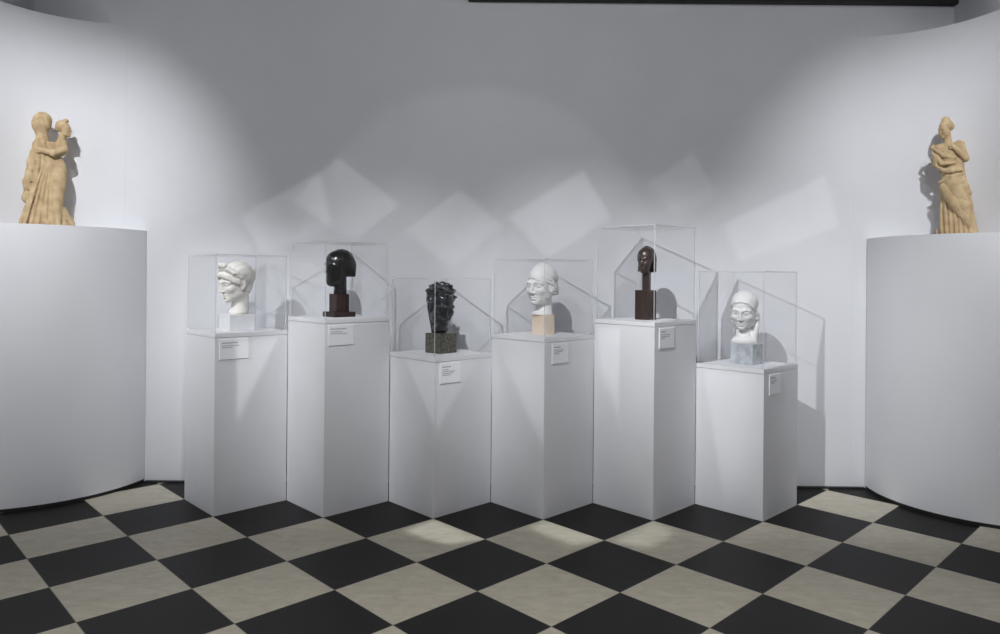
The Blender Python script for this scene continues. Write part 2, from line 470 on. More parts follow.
# 2 -- polished black head with helmet hair
t = bust('portrait_head', 'polished black carved head in profile with helmet hair, on a dark stepped base', 1)
block('plinth', 0.148, 0.032, DKWOOD, t)
block('base_block', 0.090, 0.112, DKWOOD, t, z0=0.032)
E2 = 0.310
def h2(P):
    P = P - rel(E2)
    f = ell(P, (0, -0.008, 0.030), (0.068, 0.084, 0.080))
    f = smin(f, ell(P, (0, -0.034, -0.030), (0.054, 0.056, 0.088)), 0.03)
    f = smin(f, ell(P, (0, -0.066, -0.092), (0.028, 0.026, 0.022)), 0.03)
    # face cut to a flat vertical plane
    f = smax(f, -(P[:, 1] + 0.082), 0.014)
    f = smin(f, path(P, [(0, -0.080, 0.022), (0, -0.094, -0.030)], [0.006, 0.009]), 0.006)
    for s in (-1, 1):
        f = sub(f, ell(P, (s * 0.028, -0.092, -0.002), (0.017, 0.014, 0.016)), 0.006)
        f = smin(f, path(P, [(s * 0.008, -0.083, 0.018), (s * 0.032, -0.080, 0.024), (s * 0.054, -0.060, 0.012)], 0.006), 0.006)
        f = smin(f, ell(P, (s * 0.028, -0.074, -0.006), (0.013, 0.008, 0.006)), 0.003)
    f = smin(f, ell(P, (0, -0.082, -0.056), (0.017, 0.009, 0.006)), 0.004)
    f = smin(f, ell(P, (0, -0.081, -0.068), (0.015, 0.009, 0.006)), 0.004)
    n = cap(P, (0, 0.010, -0.05), (0, 0.006, -0.17), 0.036, 0.041)
    f = smin(f, n, 0.008)
    return np.maximum(f, -0.1665 - P[:, 2])
sculpt('head', h2, (-0.1, -0.13, 0.13), (0.1, 0.13, 0.45), VOX, EBONY, t)
def hair2(P):
    P = P - rel(E2)
    f = ell(P, (0, 0.013, 0.031), (0.0745, 0.088, 0.087))
    # straight fall at the back ending in a flared square edge
    f = smin(f, box(P, (0, 0.046, -0.012), (0.069, 0.041, 0.056), 0.026), 0.03)
    f = np.maximum(f, -0.058 - P[:, 2])
    # only the part behind a slanting line over the crown
    f = smax(f, -(P[:, 1] + 0.022 + 0.10 * (0.06 - P[:, 2])), 0.004)
    # slim raised edge along that line
    rim = []
    for k in range(21):
        a = math.pi * k / 20
        z = -0.050 + 0.158 * math.sin(a)
        rim.append((0.0715 * math.cos(a), -0.016 - 0.10 * (0.06 - z), z))
    return smin(f, path(P, rim, 0.0045), 0.005)
sculpt('hair', hair2, (-0.11, -0.08, 0.22), (0.11, 0.16, 0.45), VOX, EBONY, t)

# 3 -- dark bronze head, bowed, thick hair
t = bust('portrait_head', 'dark bronze head bowed under thick tousled hair, on a green marble block', 2)
block('base_block', 0.140, 0.124, GREENM, t, rotz=math.radians(6))
E3 = 0.314
YAW3 = math.radians(72)
def h3(P):
    P = P - rel(E3)
    P = P - np.array((-0.008, -0.008, 0), np.float32)
    W = P @ rotm(0, 0, YAW3)
    Q = posed(W, pitch=0.30, piv=(0, 0.03, -0.07)) + np.array((0, 0.018, 0.0), np.float32)
    f = face_sdf(Q, full=1.02)
    f = smin(f, ear_sdf(Q, -1), 0.005); f = smin(f, ear_sdf(Q, 1), 0.005)
    # heavy brow and beard
    f = smin(f, path(Q, [(-0.05, -0.066, 0.018), (0, -0.088, 0.022), (0.05, -0.066, 0.018)], 0.010), 0.008)
    f = smin(f, ell(Q, (0, -0.055, -0.108), (0.036, 0.032, 0.026)), 0.015)
    n = cap(W, (0, 0.046, -0.04), (0, 0.008, -0.17), 0.060, 0.050)
    n = smin(n, ell(W, (0.0, -0.028, -0.158), (0.052, 0.046, 0.026), rx=0.2), 0.012)
    f = smin(f, n, 0.012)
    f = f + 0.0006 * np.sin(Q[:, 0] * 150 + 2 * np.sin(Q[:, 2] * 90)) * np.sin(Q[:, 2] * 130 + Q[:, 1] * 80)
    return np.maximum(f, -0.192 - P[:, 2])
sculpt('head', h3, (-0.14, -0.14, 0.121), (0.14, 0.14, 0.46), VOX, BRONZE, t)
rng = np.random.RandomState(4)
CURLS = []
for k in range(90):
    v = rng.normal(size=3); v /= np.linalg.norm(v)
    if v[2] < -0.25 or (v[1] < -0.30 and v[2] < 0.48): continue
    CURLS.append((v, rng.rand(3)))
def hair3(P):
    P = P - rel(E3)
    P = P - np.array((-0.008, -0.008, 0), np.float32)
    W = P @ rotm(0, 0, YAW3)
    Q = posed(W, pitch=0.30, piv=(0, 0.03, -0.07)) + np.array((0, 0.018, 0.0), np.float32)
    f = ell(Q, (0, 0.036, 0.042), (0.084, 0.100, 0.082))
    f = smin(f, ell(Q, (0, 0.092, 0.005), (0.066, 0.048, 0.058)), 0.03)
    f = sub(f, ell(Q, (0, -0.088, -0.030), (0.070, 0.080, 0.085)), 0.01)
    for v, r in CURLS:
        c = np.array((0, 0.036, 0.042)) + v * np.array((0.085, 0.104, 0.083))
        f = smin(f, ell(Q, c, (0.013 + 0.008 * r[0], 0.007 + 0.004 * r[1], 0.024 + 0.012 * r[2]), rx=r[0] * 3, ry=r[1] * 3), 0.006)
    f = sub(f, ell(Q, (0, -0.092, -0.034), (0.060, 0.080, 0.080)), 0.006)
    return f
sculpt('hair', hair3, (-0.17, -0.17, 0.20), (0.17, 0.17, 0.48), VOX, BRONZE, t)

# 4 -- white head with a close cap
t = bust('portrait_head', 'white marble head wearing a close-fitting cap, on a pale peach block', 3)
bm = bmesh.new(); add_box(bm, (0, 0, 0.062), (0.108, 0.108, 0.124))
bmesh.ops.bevel(bm, geom=[e for e in bm.edges if abs(e.verts[0].co.z - e.verts[1].co.z) > 0.05], offset=0.014, segments=5, affect='EDGES', profile=0.5)
bo = from_bm('base_block', bm, PEACH, t); bo['label'] = 'pale peach stone block'
E4 = 0.312
def h4(P):
    P = P - rel(E4)
    P = (P - np.array((-0.012, -0.006, 0.004), np.float32)) / 1.05
    W = P @ rotm(0, 0, 0.14)
    Q = posed(W, pitch=0.10)
    f = face_sdf(Q)
    f = un(0.005, f, ear_sdf(Q, -1), ear_sdf(Q, 1))
    n = cap(W, (0, 0.030, -0.07), (0, 0.026, -0.16), 0.045, 0.052)
    n = smin(n, ell(W, (0, 0.002, -0.192), (0.060, 0.064, 0.038), rx=-0.12), 0.025)
    f = smin(f, n, 0.018)
    return np.maximum(f, -0.1915 / 1.05 - P[:, 2]) * 1.05
sculpt('head', h4, (-0.13, -0.15, 0.122), (0.12, 0.14, 0.47), VOX, WMARBLE, t)
def cap4(P):
    P = P - rel(E4)
    P = (P - np.array((-0.012, -0.006, 0.004), np.float32)) / 1.05
    W = P @ rotm(0, 0, 0.14)
    Q = posed(W, pitch=0.10)
    f = ell(Q, (0, 0.030, 0.043), (0.080, 0.096, 0.085))
    f = smin(f, ell(Q, (0, 0.098, 0.012), (0.050, 0.040, 0.040)), 0.03)
    f = f + 0.0012 * np.sin(Q[:, 2] * 170 + Q[:, 1] * 120)
    # cut along a slanting hem: high on the brow, low behind the ears
    hem = 0.046 - Q[:, 2] - 0.62 * (Q[:, 1] + 0.07)
    f = smax(f, hem, 0.004)
    band = []
    for k in range(33):
        a = 2 * math.pi * k / 32
        yb = 0.030 - 0.098 * math.cos(a); xb = 0.079 * math.sin(a)
        band.append((xb, yb, 0.050 - 0.62 * (yb + 0.07)))
    f = smin(f, path(Q, band, 0.0065), 0.003)
    band2 = [(x * 1.02, y + 0.004, z + 0.017) for x, y, z in band]
    f = smin(f, path(Q, band2, 0.0045), 0.003)
    return f * 1.05
o = sculpt('cap', cap4, (-0.13, -0.14, 0.20), (0.12, 0.18, 0.48), VOX, WMARBLE, t)

# 5 -- small brown head on a long neck
t = bust('portrait_head', 'small polished brown carved head on a long neck and wooden block', 4)
block('base_block', 0.096, 0.186, BROWNB, t)
E5 = 0.372
def h5(P):
    P = P - rel(E5)
    P = P @ rotm(0, 0, 0.22)
    f = ell(P, (0, -0.002, 0.026), (0.053, 0.058, 0.060))
    f = smin(f, ell(P, (0, -0.020, -0.026), (0.038, 0.040, 0.058)), 0.02)
    f = smin(f, ell(P, (0, -0.040, -0.066), (0.014, 0.014, 0.012)), 0.02)
    for s in (-1, 1):
        f = sub(f, ell(P, (s * 0.021, -0.062, -0.004), (0.016, 0.013, 0.013)), 0.006)
        f = smin(f, ell(P, (s * 0.020, -0.044, -0.006), (0.012, 0.008, 0.005)), 0.002)
        f = smin(f, path(P, [(s * 0.004, -0.058, 0.009), (s * 0.022, -0.055, 0.013), (s * 0.040, -0.038, 0.005)], 0.004), 0.005)
    f = smin(f, cap(P, (0, -0.056, 0.010), (0, -0.067, -0.026), 0.0042, 0.0065), 0.005)
    f = smin(f, ell(P, (0, -0.053, -0.044), (0.013, 0.009, 0.0045)), 0.003)
    f = smin(f, ell(P, (0, -0.051, -0.053), (0.011, 0.009, 0.0045)), 0.003)
    n = box(P, (0, 0.012, -0.11), (0.023, 0.023, 0.085), 0.010)
    f = smin(f, n, 0.005)
    return np.maximum(f, -0.186 - P[:, 2])
sculpt('head', h5, (-0.08, -0.09, 0.184), (0.08, 0.09, 0.48), 0.002, BROWNP, t)
def hair5(P):
    P = P - rel(E5)
    P = P @ rotm(0, 0, 0.22)
    f = ell(P, (0, 0.018, 0.026), (0.057, 0.052, 0.067))
    f = smin(f, box(P, (0, 0.034, -0.026), (0.050, 0.028, 0.048), 0.012), 0.02)
    f = smax(f, -(P[:, 1] - 0.006) + 0.12 * (0.03 - P[:, 2]), 0.004)
    rim = []
    for k in range(17):
        a = math.pi * k / 16
        rim.append((0.053 * math.cos(a), 0.010, -0.066 + 0.155 * math.sin(a)))
    f = smin(f, path(P, rim, 0.0055), 0.003)
    return np.maximum(f, -0.074 - P[:, 2])
sculpt('hair', hair5, (-0.08, -0.03, 0.28), (0.08, 0.10, 0.48), 0.002, principled('darker_brown_wood', (0.014, 0.007, 0.007), 0.35, col2=(0.03, 0.014, 0.012), scale=40, stretch=(1, 1, 0.2)), t)

# 6 -- white downcast head
t = bust('portrait_head', 'white marble head looking down, smooth drawn-back hair, on a pale grey block', 5)
block('base_block', 0.150, 0.128, GREYM, t)['label'] = 'pale grey marble block'
E6 = 0.348
YAW6 = math.radians(14)
def h6(P):
    P = P - rel(E6)
    P = (P + np.array((0.020, 0.004, 0.0), np.float32)) / 0.97
    W = P @ rotm(0, 0, YAW6)
    Q = posed(W, pitch=0.25, roll=0.04)
    f = face_sdf(Q, closed=True, full=1.16)
    n = cap(W, (0, 0.030, -0.07), (0, 0.010, -0.20), 0.048, 0.058)
    # pointed front of the broken neck
    n = smin(n, ell(W, (0, -0.002, -0.222), (0.084, 0.072, 0.044), rx=-0.25), 0.02)
    n = smin(n, cap(W, (0.060, 0.0, -0.20), (0.080, 0.004, -0.11), 0.024, 0.015), 0.012)
    f = smin(f, n, 0.015)
    return np.maximum(f, -0.2203 / 0.97 - P[:, 2]) * 0.97
sculpt('head', h6, (-0.13, -0.15, 0.126), (0.13, 0.14, 0.48), VOX, WMARBLE, t)
def hair6(P):
    P = P - rel(E6)
    P = (P + np.array((0.020, 0.004, 0.0), np.float32)) / 0.97
    W = P @ rotm(0, 0, YAW6)
    Q = posed(W, pitch=0.25, roll=0.04)
    f = ell(Q, (0, 0.018, 0.040), (0.085, 0.0985, 0.086))
    f = sub(f, ell(Q, (0, -0.106, -0.030), (0.076, 0.068, 0.106)), 0.012)
    f = np.maximum(f, -0.055 - Q[:, 2] - 0.5 * np.clip(Q[:, 1], 0, 1))
    # rolled hem over the brow and down both temples
    hem = [(0.077, 0.0, -0.050), (0.079, -0.020, -0.005), (0.071, -0.047, 0.040), (0.042, -0.067, 0.068), (0, -0.073, 0.076),
           (-0.042, -0.067, 0.068), (-0.071, -0.047, 0.040), (-0.079, -0.020, -0.005), (-0.077, 0.0, -0.050)]
    f = smin(f, path(Q, hem, 0.004), 0.006)
    # thick tresses falling behind the ears
    for s in (-1, 1):
        f = smin(f, path(Q, [(s * 0.074, 0.020, -0.02), (s * 0.076, 0.026, -0.07), (s * 0.068, 0.024, -0.115)], [0.018, 0.016, 0.011]), 0.008)
        f = smin(f, ell(Q, (s * 0.080, 0.010, -0.052), (0.012, 0.016, 0.016)), 0.004)
        f = smin(f, ell(Q, (s * 0.079, 0.014, -0.085), (0.011, 0.014, 0.014)), 0.004)
    return f
sculpt('hair', hair6, (-0.14, -0.16, 0.18), (0.14, 0.16, 0.48), VOX, WMARBLE, t)

# ------------------------------------------------------------------ terracotta statuettes (drawn from front, facing -Y)
FACE_S = 0.42
def mini_face(P, c, s, yaw, pitch):
    Q = (P - np.array(c, np.float32)) @ rotm(0, 0, yaw)
    Q = (Q @ rotm(pitch, 0, 0)) / s
    return face_sdf(Q) * s, Q

def pleats(d, ang, n, amp, P, z0, z1, tilt=0.0):
    w = np.clip((P[:, 2] - z0) / (z1 - z0), 0, 1)
    return d + amp * (1 - w) * np.sin(ang * n + tilt * P[:, 2])

# left statuette: two draped figures in an embrace; pixel grid of the photo crop turned to metres by L()
def LP(px, py, y=0.0): return ((px - 165) / 767.0, y, (614 - py) / 767.0)
ST_L = thing('statuette', 'pale terracotta statuette of an embracing draped pair, veiled head, on the left plinth', 'statue', (-3.098, 4.662, 1.7185), math.radians(31), 'terracotta statuettes')
ST_L.scale = (0.86, 0.80, 0.985)
def figL(P):
    # skirt and body, leaning
    d, a = elcone(P, [(0.0, -0.005, 0.0, 0.150, 0.075), (0.05, -0.010, 0.0, 0.132, 0.072), (0.14, -0.016, 0.0, 0.100, 0.066),
                      (0.22, -0.014, 0.0, 0.088, 0.062), (0.32, 0.002, 0.0, 0.084, 0.058), (0.42, 0.012, 0.0, 0.076, 0.055),
                      (0.50, 0.012, 0.0, 0.070, 0.052), (0.56, 0.015, 0.0, 0.060, 0.042)])
    f = d + 0.006 * np.clip(1 - P[:, 2] / 0.40, 0, 1) * np.sin(a * 17 + P[:, 2] * 9) + 0.0025 * np.sin(a * 31 - P[:, 2] * 14) * np.clip(1 - P[:, 2] / 0.3, 0, 1)
    f = f * 0.8
    # long folds fanning from the waist to the hem
    for k, (x0, y0, x1, y1) in enumerate([(150, 300, 62, 606), (160, 320, 92, 608), (170, 330, 124, 610), (182, 340, 158, 606), (192, 350, 188, 604), (204, 400, 226, 606), (118, 380, 44, 600)]):
        ya = -0.066 if k < 6 else -0.045
        f = smin(f, path(P, [LP(x0, y0, -0.052), LP((x0 + x1) / 2 - 3, (y0 + y1) / 2, -0.060), LP(x1, y1, ya)], [0.008, 0.011, 0.014], 0.01), 0.005)
    f = smin(f, ell(P, LP(168, 592, -0.075), (0.030, 0.022, 0.020), ry=0.4), 0.008)
    # hip and thigh of the right-hand figure, swelling to the right
    f = smin(f, ell(P, LP(228, 330, -0.01), (0.044, 0.050, 0.085)), 0.02)
    f = smin(f, cap(P, LP(228, 360, -0.025), LP(215, 560, -0.045), 0.046, 0.030), 0.03)
    f = smin(f, ell(P, LP(238, 212, -0.008), (0.034, 0.040, 0.050)), 0.015)
    # trailing hem at lower right
    f = smin(f, cap(P, LP(245, 530, -0.01), LP(292, 592, -0.01), 0.030, 0.018), 0.02)
    # arm wrapped across the chest, elbow at the right
    f = smin(f, path(P, [LP(248, 186, -0.030), LP(250, 218, -0.055), LP(195, 243, -0.074), LP(125, 228, -0.062)], [0.020, 0.022, 0.021, 0.016], 0.01), 0.006)
    for k in range(4):
        f = smin(f, cap(P, LP(128, 222 + 7 * k, -0.066), LP(104, 216 + 8 * k, -0.055), 0.0065, 0.005), 0.003)
    f = smin(f, cap(P, LP(130, 224, -0.068), LP(122, 208, -0.066), 0.0065, 0.005), 0.003)
    # neck and head turned to the right
    f = smin(f, cap(P, LP(228, 190, -0.005), LP(243, 140, -0.012), 0.030, 0.024), 0.014)
    g, Q = mini_face(P, LP(250, 114, -0.02), 0.45, math.radians(74), -0.1)
    f = smin(f, g, 0.006)
    return np.maximum(f, -P[:, 2])
sculpt('figure', figL, (-0.24, -0.13, -0.004), (0.22, 0.13, 0.76), 0.0036, TERRA, ST_L)
def hairL(P):
    c = np.array(LP(250, 114, -0.02), np.float32)
    Q = ((P - c) @ rotm(0, 0, math.radians(74))) @ rotm(-0.1, 0, 0) / 0.45
    f = ell(Q, (0, 0.035, 0.05), (0.084, 0.098, 0.084))
    f = sub(f, ell(Q, (0, -0.10, -0.05), (0.068, 0.085, 0.098)), 0.01)
    f = smin(f, ell(Q, (0, 0.10, 0.02), (0.05, 0.045, 0.05)), 0.02)
    f = smin(f, ell(Q, (0, -0.03, 0.125), (0.045, 0.04, 0.03)), 0.02)
    f = f + 0.004 * np.sin(Q[:, 0] * 120) * np.sin(Q[:, 2] * 100)
    return f * 0.45
sculpt('hair', hairL, (0.03, -0.10, 0.58), (0.19, 0.08, 0.74), 0.0026, TERRA, ST_L)
def veilL(P):
    # rounded hood of the left-hand figure with the back of its mantle
    f = ell(P, LP(135, 92, 0.0), (0.060, 0.050, 0.074), ry=0.12)
    f = smin(f, ell(P, LP(160, 78, 0.0), (0.036, 0.040, 0.048)), 0.02)
    f = smin(f, cap(P, LP(140, 140, 0.0), LP(142, 210, 0.0), 0.036, 0.048), 0.02)
    f = smin(f, path(P, [LP(128, 205, -0.01), LP(105, 290, -0.014), LP(84, 390, -0.016), LP(80, 470, -0.02)], [0.044, 0.043, 0.040, 0.036], 0.02), 0.02)
    # hanging pouch of the sleeve
    f = smin(f, ell(P, LP(82, 470, -0.024), (0.046, 0.044, 0.034), ry=-0.15), 0.015)
    # folds fanning down the back and across the front
    for k, (x0, y0, x1, y1) in enumerate([(120, 180, 95, 330), (135, 200, 112, 420), (150, 190, 150, 430), (165, 215, 190, 470), (172, 250, 205, 420), (105, 260, 66, 420)]):
        f = smin(f, cap(P, LP(x0, y0, -0.040), LP(x1, y1, -0.050), 0.011, 0.016), 0.012)
    f = f + 0.0018 * np.sin(P[:, 0] * 170 + P[:, 2] * 60)
    # two small holes
    for px, py in ((95, 396), (82, 436)):
        f = sub(f, ell(P, LP(px, py, -0.060), (0.007, 0.020, 0.008)), 0.003)
    return f
sculpt('mantle', veilL, (-0.20, -0.11, 0.12), (0.10, 0.09, 0.80), 0.0034, TERRA, ST_L)['label'] = 'mantle drawn up into a rounded hood'

# right statuette
def RP(px, py, y=0.0): return ((px - 178) / 762.0, y, (612 - py) / 762.0)
ST_R = thing('statuette', 'pale terracotta statuette of a standing draped woman with pinned-up hair, right plinth', 'statue', (2.742, 4.570, 1.7085), math.radians(-29), 'terracotta statuettes')
ST_R.scale = (0.88, 0.82, 1.0)
def figR(P):
    d, a = elcone(P, [(0.0, 0.0, 0.0, 0.128, 0.070), (0.05, -0.004, 0.0, 0.116, 0.068), (0.14, -0.008, 0.0, 0.098, 0.062),
                      (0.24, -0.014, 0.0, 0.090, 0.060), (0.34, -0.020, 0.0, 0.082, 0.056), (0.42, -0.026, 0.0, 0.070, 0.050),
                      (0.50, -0.032, 0.0, 0.068, 0.046), (0.555, -0.050, 0.0, 0.070, 0.040), (0.585, -0.058, 0.0, 0.040, 0.030)])
    f = d + 0.0085 * np.clip(1 - P[:, 2] / 0.34, 0, 1) * np.sin(P[:, 0] * 210 + 2 * np.sin(P[:, 2] * 8)) * (P[:, 1] < 0.03)
    f = f * 0.8
    # shoulders
    f = smin(f, ell(P, RP(185, 170, 0.0), (0.034, 0.034, 0.030)), 0.02)
    f = smin(f, ell(P, RP(92, 185, 0.0), (0.040, 0.034, 0.032)), 0.02)
    # right-hand arm: shoulder, elbow, hand at the breast
    f = smin(f, path(P, [RP(192, 172, -0.004), RP(214, 238, -0.022), RP(180, 205, -0.060), RP(152, 180, -0.064)], [0.026, 0.024, 0.018, 0.013], 0.008), 0.006)
    for k in range(4):
        f = smin(f, cap(P, RP(154, 174 + 5 * k, -0.066), RP(138, 172 + 7 * k, -0.064), 0.0055, 0.0042), 0.003)
    f = smin(f, cap(P, RP(154, 174, -0.068), RP(148, 160, -0.066), 0.0055, 0.0042), 0.003)
    # bent leg pressing through the cloth
    f = smin(f, cap(P, RP(150, 350, -0.030), RP(205, 470, -0.056), 0.052, 0.034), 0.03)
    f = smin(f, cap(P, RP(205, 470, -0.056), RP(258, 590, -0.030), 0.034, 0.022), 0.02)
    f = smin(f, ell(P, RP(256, 600, -0.040), (0.024, 0.040, 0.014)), 0.01)
    # neck, head looking down to the left
    f = smin(f, cap(P, RP(132, 165, 0.0), RP(126, 110, -0.008), 0.030, 0.023), 0.016)
    g, Q = mini_face(P, RP(116, 92, -0.014), 0.47, math.radians(-50), 0.22)
    f = smin(f, g, 0.006)
    return np.maximum(f, -P[:, 2])
sculpt('figure', figR, (-0.20, -0.13, -0.004), (0.18, 0.12, 0.80), 0.0036, TERRA, ST_R)
def hairR(P):
    c = np.array(RP(116, 92, -0.014), np.float32)
    Q = ((P - c) @ rotm(0, 0, math.radians(-50))) @ rotm(0.22, 0, 0) / 0.47
    f = ell(Q, (0, 0.035, 0.045), (0.086, 0.098, 0.082))
    f = sub(f, ell(Q, (0, -0.10, -0.05), (0.068, 0.085, 0.098)), 0.01)
    f = smin(f, ell(Q, (0.0, 0.035, 0.125), (0.055, 0.060, 0.045)), 0.03)
    f = smin(f, ell(Q, (0.0, 0.115, 0.02), (0.05, 0.045, 0.055)), 0.02)
    f = f + 0.003 * np.sin(Q[:, 0] * 130)
    return f * 0.47
sculpt('hair', hairR, (-0.17, -0.09, 0.62), (0.03, 0.09, 0.79), 0.0026, TERRA, ST_R)
def mantR(P):
    # cloth slung round the hips, over the left shoulder, falling to the lower right
    f = ell(P, RP(128, 225, -0.012), (0.074, 0.054, 0.070), ry=-0.35)
    f = smin(f, ell(P, RP(78, 240, -0.020), (0.034, 0.046, 0.050)), 0.02)
    f = smin(f, ell(P, RP(160, 345, -0.010), (0.078, 0.062, 0.068), ry=0.2), 0.03)
    f = smin(f, path(P, [RP(112, 380, -0.045), RP(160, 455, -0.066), RP(225, 540, -0.055), RP(252, 578, -0.035)], [0.030, 0.032, 0.028, 0.016], 0.02), 0.025)
    f = smin(f, path(P, [RP(205, 380, -0.02), RP(222, 470, -0.02), RP(250, 560, -0.015)], [0.040, 0.036, 0.026], 0.02), 0.02)
    # rolled folds
    folds = [((52, 178), (110, 225), (165, 235)), ((56, 205), (100, 262), (165, 262)), ((62, 262), (110, 295), (186, 287)), ((95, 305), (150, 300), (198, 296)),
             ((92, 350), (150, 330), (200, 314)), ((100, 375), (165, 365), (205, 350)), ((108, 395), (165, 440), (238, 555)), ((135, 385), (190, 440), (246, 540)), ((185, 380), (215, 440), (250, 530))]
    for fo in folds:
        pts = [RP(fo[0][0], fo[0][1], -0.045), RP(fo[1][0], fo[1][1], -0.070), RP(fo[2][0], fo[2][1], -0.050)]
        f = smin(f, path(P, pts, [0.008, 0.012, 0.008], 0.01), 0.010)
    # knot at the hip
    f = smin(f, ell(P, RP(232, 405, -0.035), (0.020, 0.022, 0.016), ry=0.5), 0.008)
    f = smin(f, cap(P, RP(60, 172, -0.02), RP(52, 180, -0.03), 0.014, 0.010), 0.01)
    return f
sculpt('mantle', mantR, (-0.20, -0.13, 0.02), (0.14, 0.09, 0.63), 0.0034, TERRA, ST_R)

# ------------------------------------------------------------------ the room
def quad_obj(name, pts, mat, kind=True):
    bm = bmesh.new(); vs = [bm.verts.new(p) for p in pts]; bm.faces.new(vs)
    me = bpy.data.meshes.new(name); bm.to_mesh(me); bm.free()
    o = link(name, me, mat)
    if kind: struct(o)
    return o
CEIL = 4.1
WTOP = 3.335
def slab(name, lo, hi, mat):
    bm = bmesh.new(); add_box(bm, [(lo[i] + hi[i]) / 2 for i in range(3)], [hi[i] - lo[i] for i in range(3)])
    return struct(from_bm(name, bm, mat))
slab('floor', (WALL_L - 0.3, -3.5, -0.08), (WALL_R + 0.3, YW + 0.2, 0.0), floor_material())
slab('wall_back', (WALL_L - 0.1, YW, 0.0), (WALL_R + 0.1, YW + 0.12, WTOP), WHITE)
slab('wall_back_upper', (WALL_L - 0.1, YW, WTOP), (WALL_R + 0.1, YW + 0.12, CEIL), DARK)
slab('wall_left', (WALL_L - 0.12, 0.2, 0.0), (WALL_L, YW + 0.12, CEIL), WHITE)
slab('wall_right', (WALL_R, 0.2, 0.0), (WALL_R + 0.12, YW + 0.12, CEIL), WHITE)
slab('ceiling', (WALL_L - 0.12, -0.5, CEIL), (WALL_R + 0.12, YW + 0.12, CEIL + 0.1), DARK)
slab('baseboard_back', (-2.580, YW - 0.030, 0.0), (2.334, YW + 0.001, 0.010), BLACKSTRIP)
slab('trim_1', (-0.4, YW - 0.05, WTOP - 0.028), (WALL_R, YW + 0.001, WTOP + 0.01), DARK)

COVES = {'left': (-2.74, 4.315, 0.619, 3.135), 'right': (2.25, 4.263, 0.671, 3.095)}
def cove(name, side, a0, a1, tang, n=48):
    """quarter-round screen wall that rounds the corner behind each statuette"""
    cx, cy, r, top = COVES[side]
    bm = bmesh.new(); ring = []
    for k in range(n + 1):
        u = k / n; a = a0 + (a1 - a0) * u
        c, s = math.cos(a), math.sin(a)
        th = 0.001 + 0.02 * (u if tang == 0 else 1 - u)
        ring.append([bm.verts.new((cx + rr * c, cy + rr * s, z)) for rr, z in ((r, 0), (r, top), (r + th, top), (r + th, 0))])
    for k in range(n):
        for j in range(4):
            bm.faces.new((ring[k][j], ring[k + 1][j], ring[k + 1][(j + 1) % 4], ring[k][(j + 1) % 4]))
    for rg in (ring[0], ring[-1]): bm.faces.new(rg)
    o = from_bm(name, bm, WHITE, smooth=True)
    m = o.modifiers.new('auto', 'EDGE_SPLIT'); m.split_angle = math.radians(40)
    return struct(o)
cove('wall_corner_left', 'left', math.radians(90), math.radians(180), 0)
cove('wall_corner_right', 'right', math.radians(0), math.radians(90), 1)

def footprint(side, cx, cy, r, gap):
    """the drum's disc clipped to the room (walls and rounded corner), as a convex polygon"""
    kx, ky, kr, _ = COVES[side]
    sg = -1 if side == 'left' else 1
    def inside(x, y):
        if y > YW - gap: return False
        if sg * (x - kx) > 0 and y > ky: return math.hypot(x - kx, y - ky) <= kr - gap + 1e-6
        return sg * x <= sg * kx + kr - gap + 1e-6
    pts = []
    for k in range(720):
        a = 2 * math.pi * k / 720
        x, y = cx + r * math.cos(a), cy + r * math.sin(a)
        if inside(x, y): pts.append((x, y, 1))
    bd = [(kx + sg * (kr - gap) * math.sin(b), ky + (kr - gap) * math.cos(b)) for b in np.linspace(0, math.pi / 2, 49)]
    bd += [(kx - sg * 0.01 * k, YW - gap - 1e-4) for k in range(1, 60)] + [(kx + sg * (kr - gap - 1e-4), ky - 0.01 * k) for k in range(1, 60)]
    for x, y in bd:
        if math.hypot(x - cx, y - cy) < r - 1e-4: pts.append((x, y, 0))
    mx = sum(p[0] for p in pts) / len(pts); my = sum(p[1] for p in pts) / len(pts)
    pts.sort(key=lambda p: math.atan2(p[1] - my, p[0] - mx))
    return [(p[0] - cx, p[1] - cy) for p in pts]

def drum(label, side, cx, cy, r, h):
    t = thing('round_plinth', label, 'plinth', (cx, cy, 0))
    def shell(name, r, gap, z0, z1, mat):
        F = footprint(side, cx, cy, r, gap)
        bm = bmesh.new()
        lo = [bm.verts.new((x, y, z0)) for x, y in F]; hi = [bm.verts.new((x, y, z1)) for x, y in F]
        n = len(F)
        for k in range(n): bm.faces.new((lo[k], lo[(k + 1) % n], hi[(k + 1) % n], hi[k]))
        bm.faces.new(hi); bm.faces.new(lo[::-1])
        o = from_bm(name, bm, mat, t, smooth=True)
        m = o.modifiers.new('auto', 'EDGE_SPLIT'); m.split_angle = math.radians(30)
        return o
    shell('drum', r, 0.002, 0.022, h, PLINTHW)
    shell('base_strip', r - 0.004, 0.004, 0.0, 0.022, BLACKSTRIP)
drum('tall white round plinth built into the left corner, under the embracing statuette', 'left', -3.372, 4.99, 0.785, 1.718)
drum('tall white round plinth built into the right corner, under the standing woman statuette', 'right', 3.09, 4.81, 0.757, 1.708)

# ------------------------------------------------------------------ camera
cam = bpy.data.cameras.new('camera'); co = bpy.data.objects.new('camera', cam); COL.objects.link(co)
cam.sensor_width = 36.0; cam.lens = 25.92
cam.shift_x = -0.0245; cam.shift_y = -0.0403
cam.clip_start = 0.05
co.matrix_world = Matrix.Translation((0, 0, EYE)) @ Matrix.Rotation(math.radians(90), 4, 'X') @ Matrix.Rotation(0.009, 4, 'Z')
scene.camera = co

# ------------------------------------------------------------------ lights
def aim(o, target):
    d = Vector(target) - o.location
    o.rotation_euler = d.to_track_quat('-Z', 'Y').to_euler()

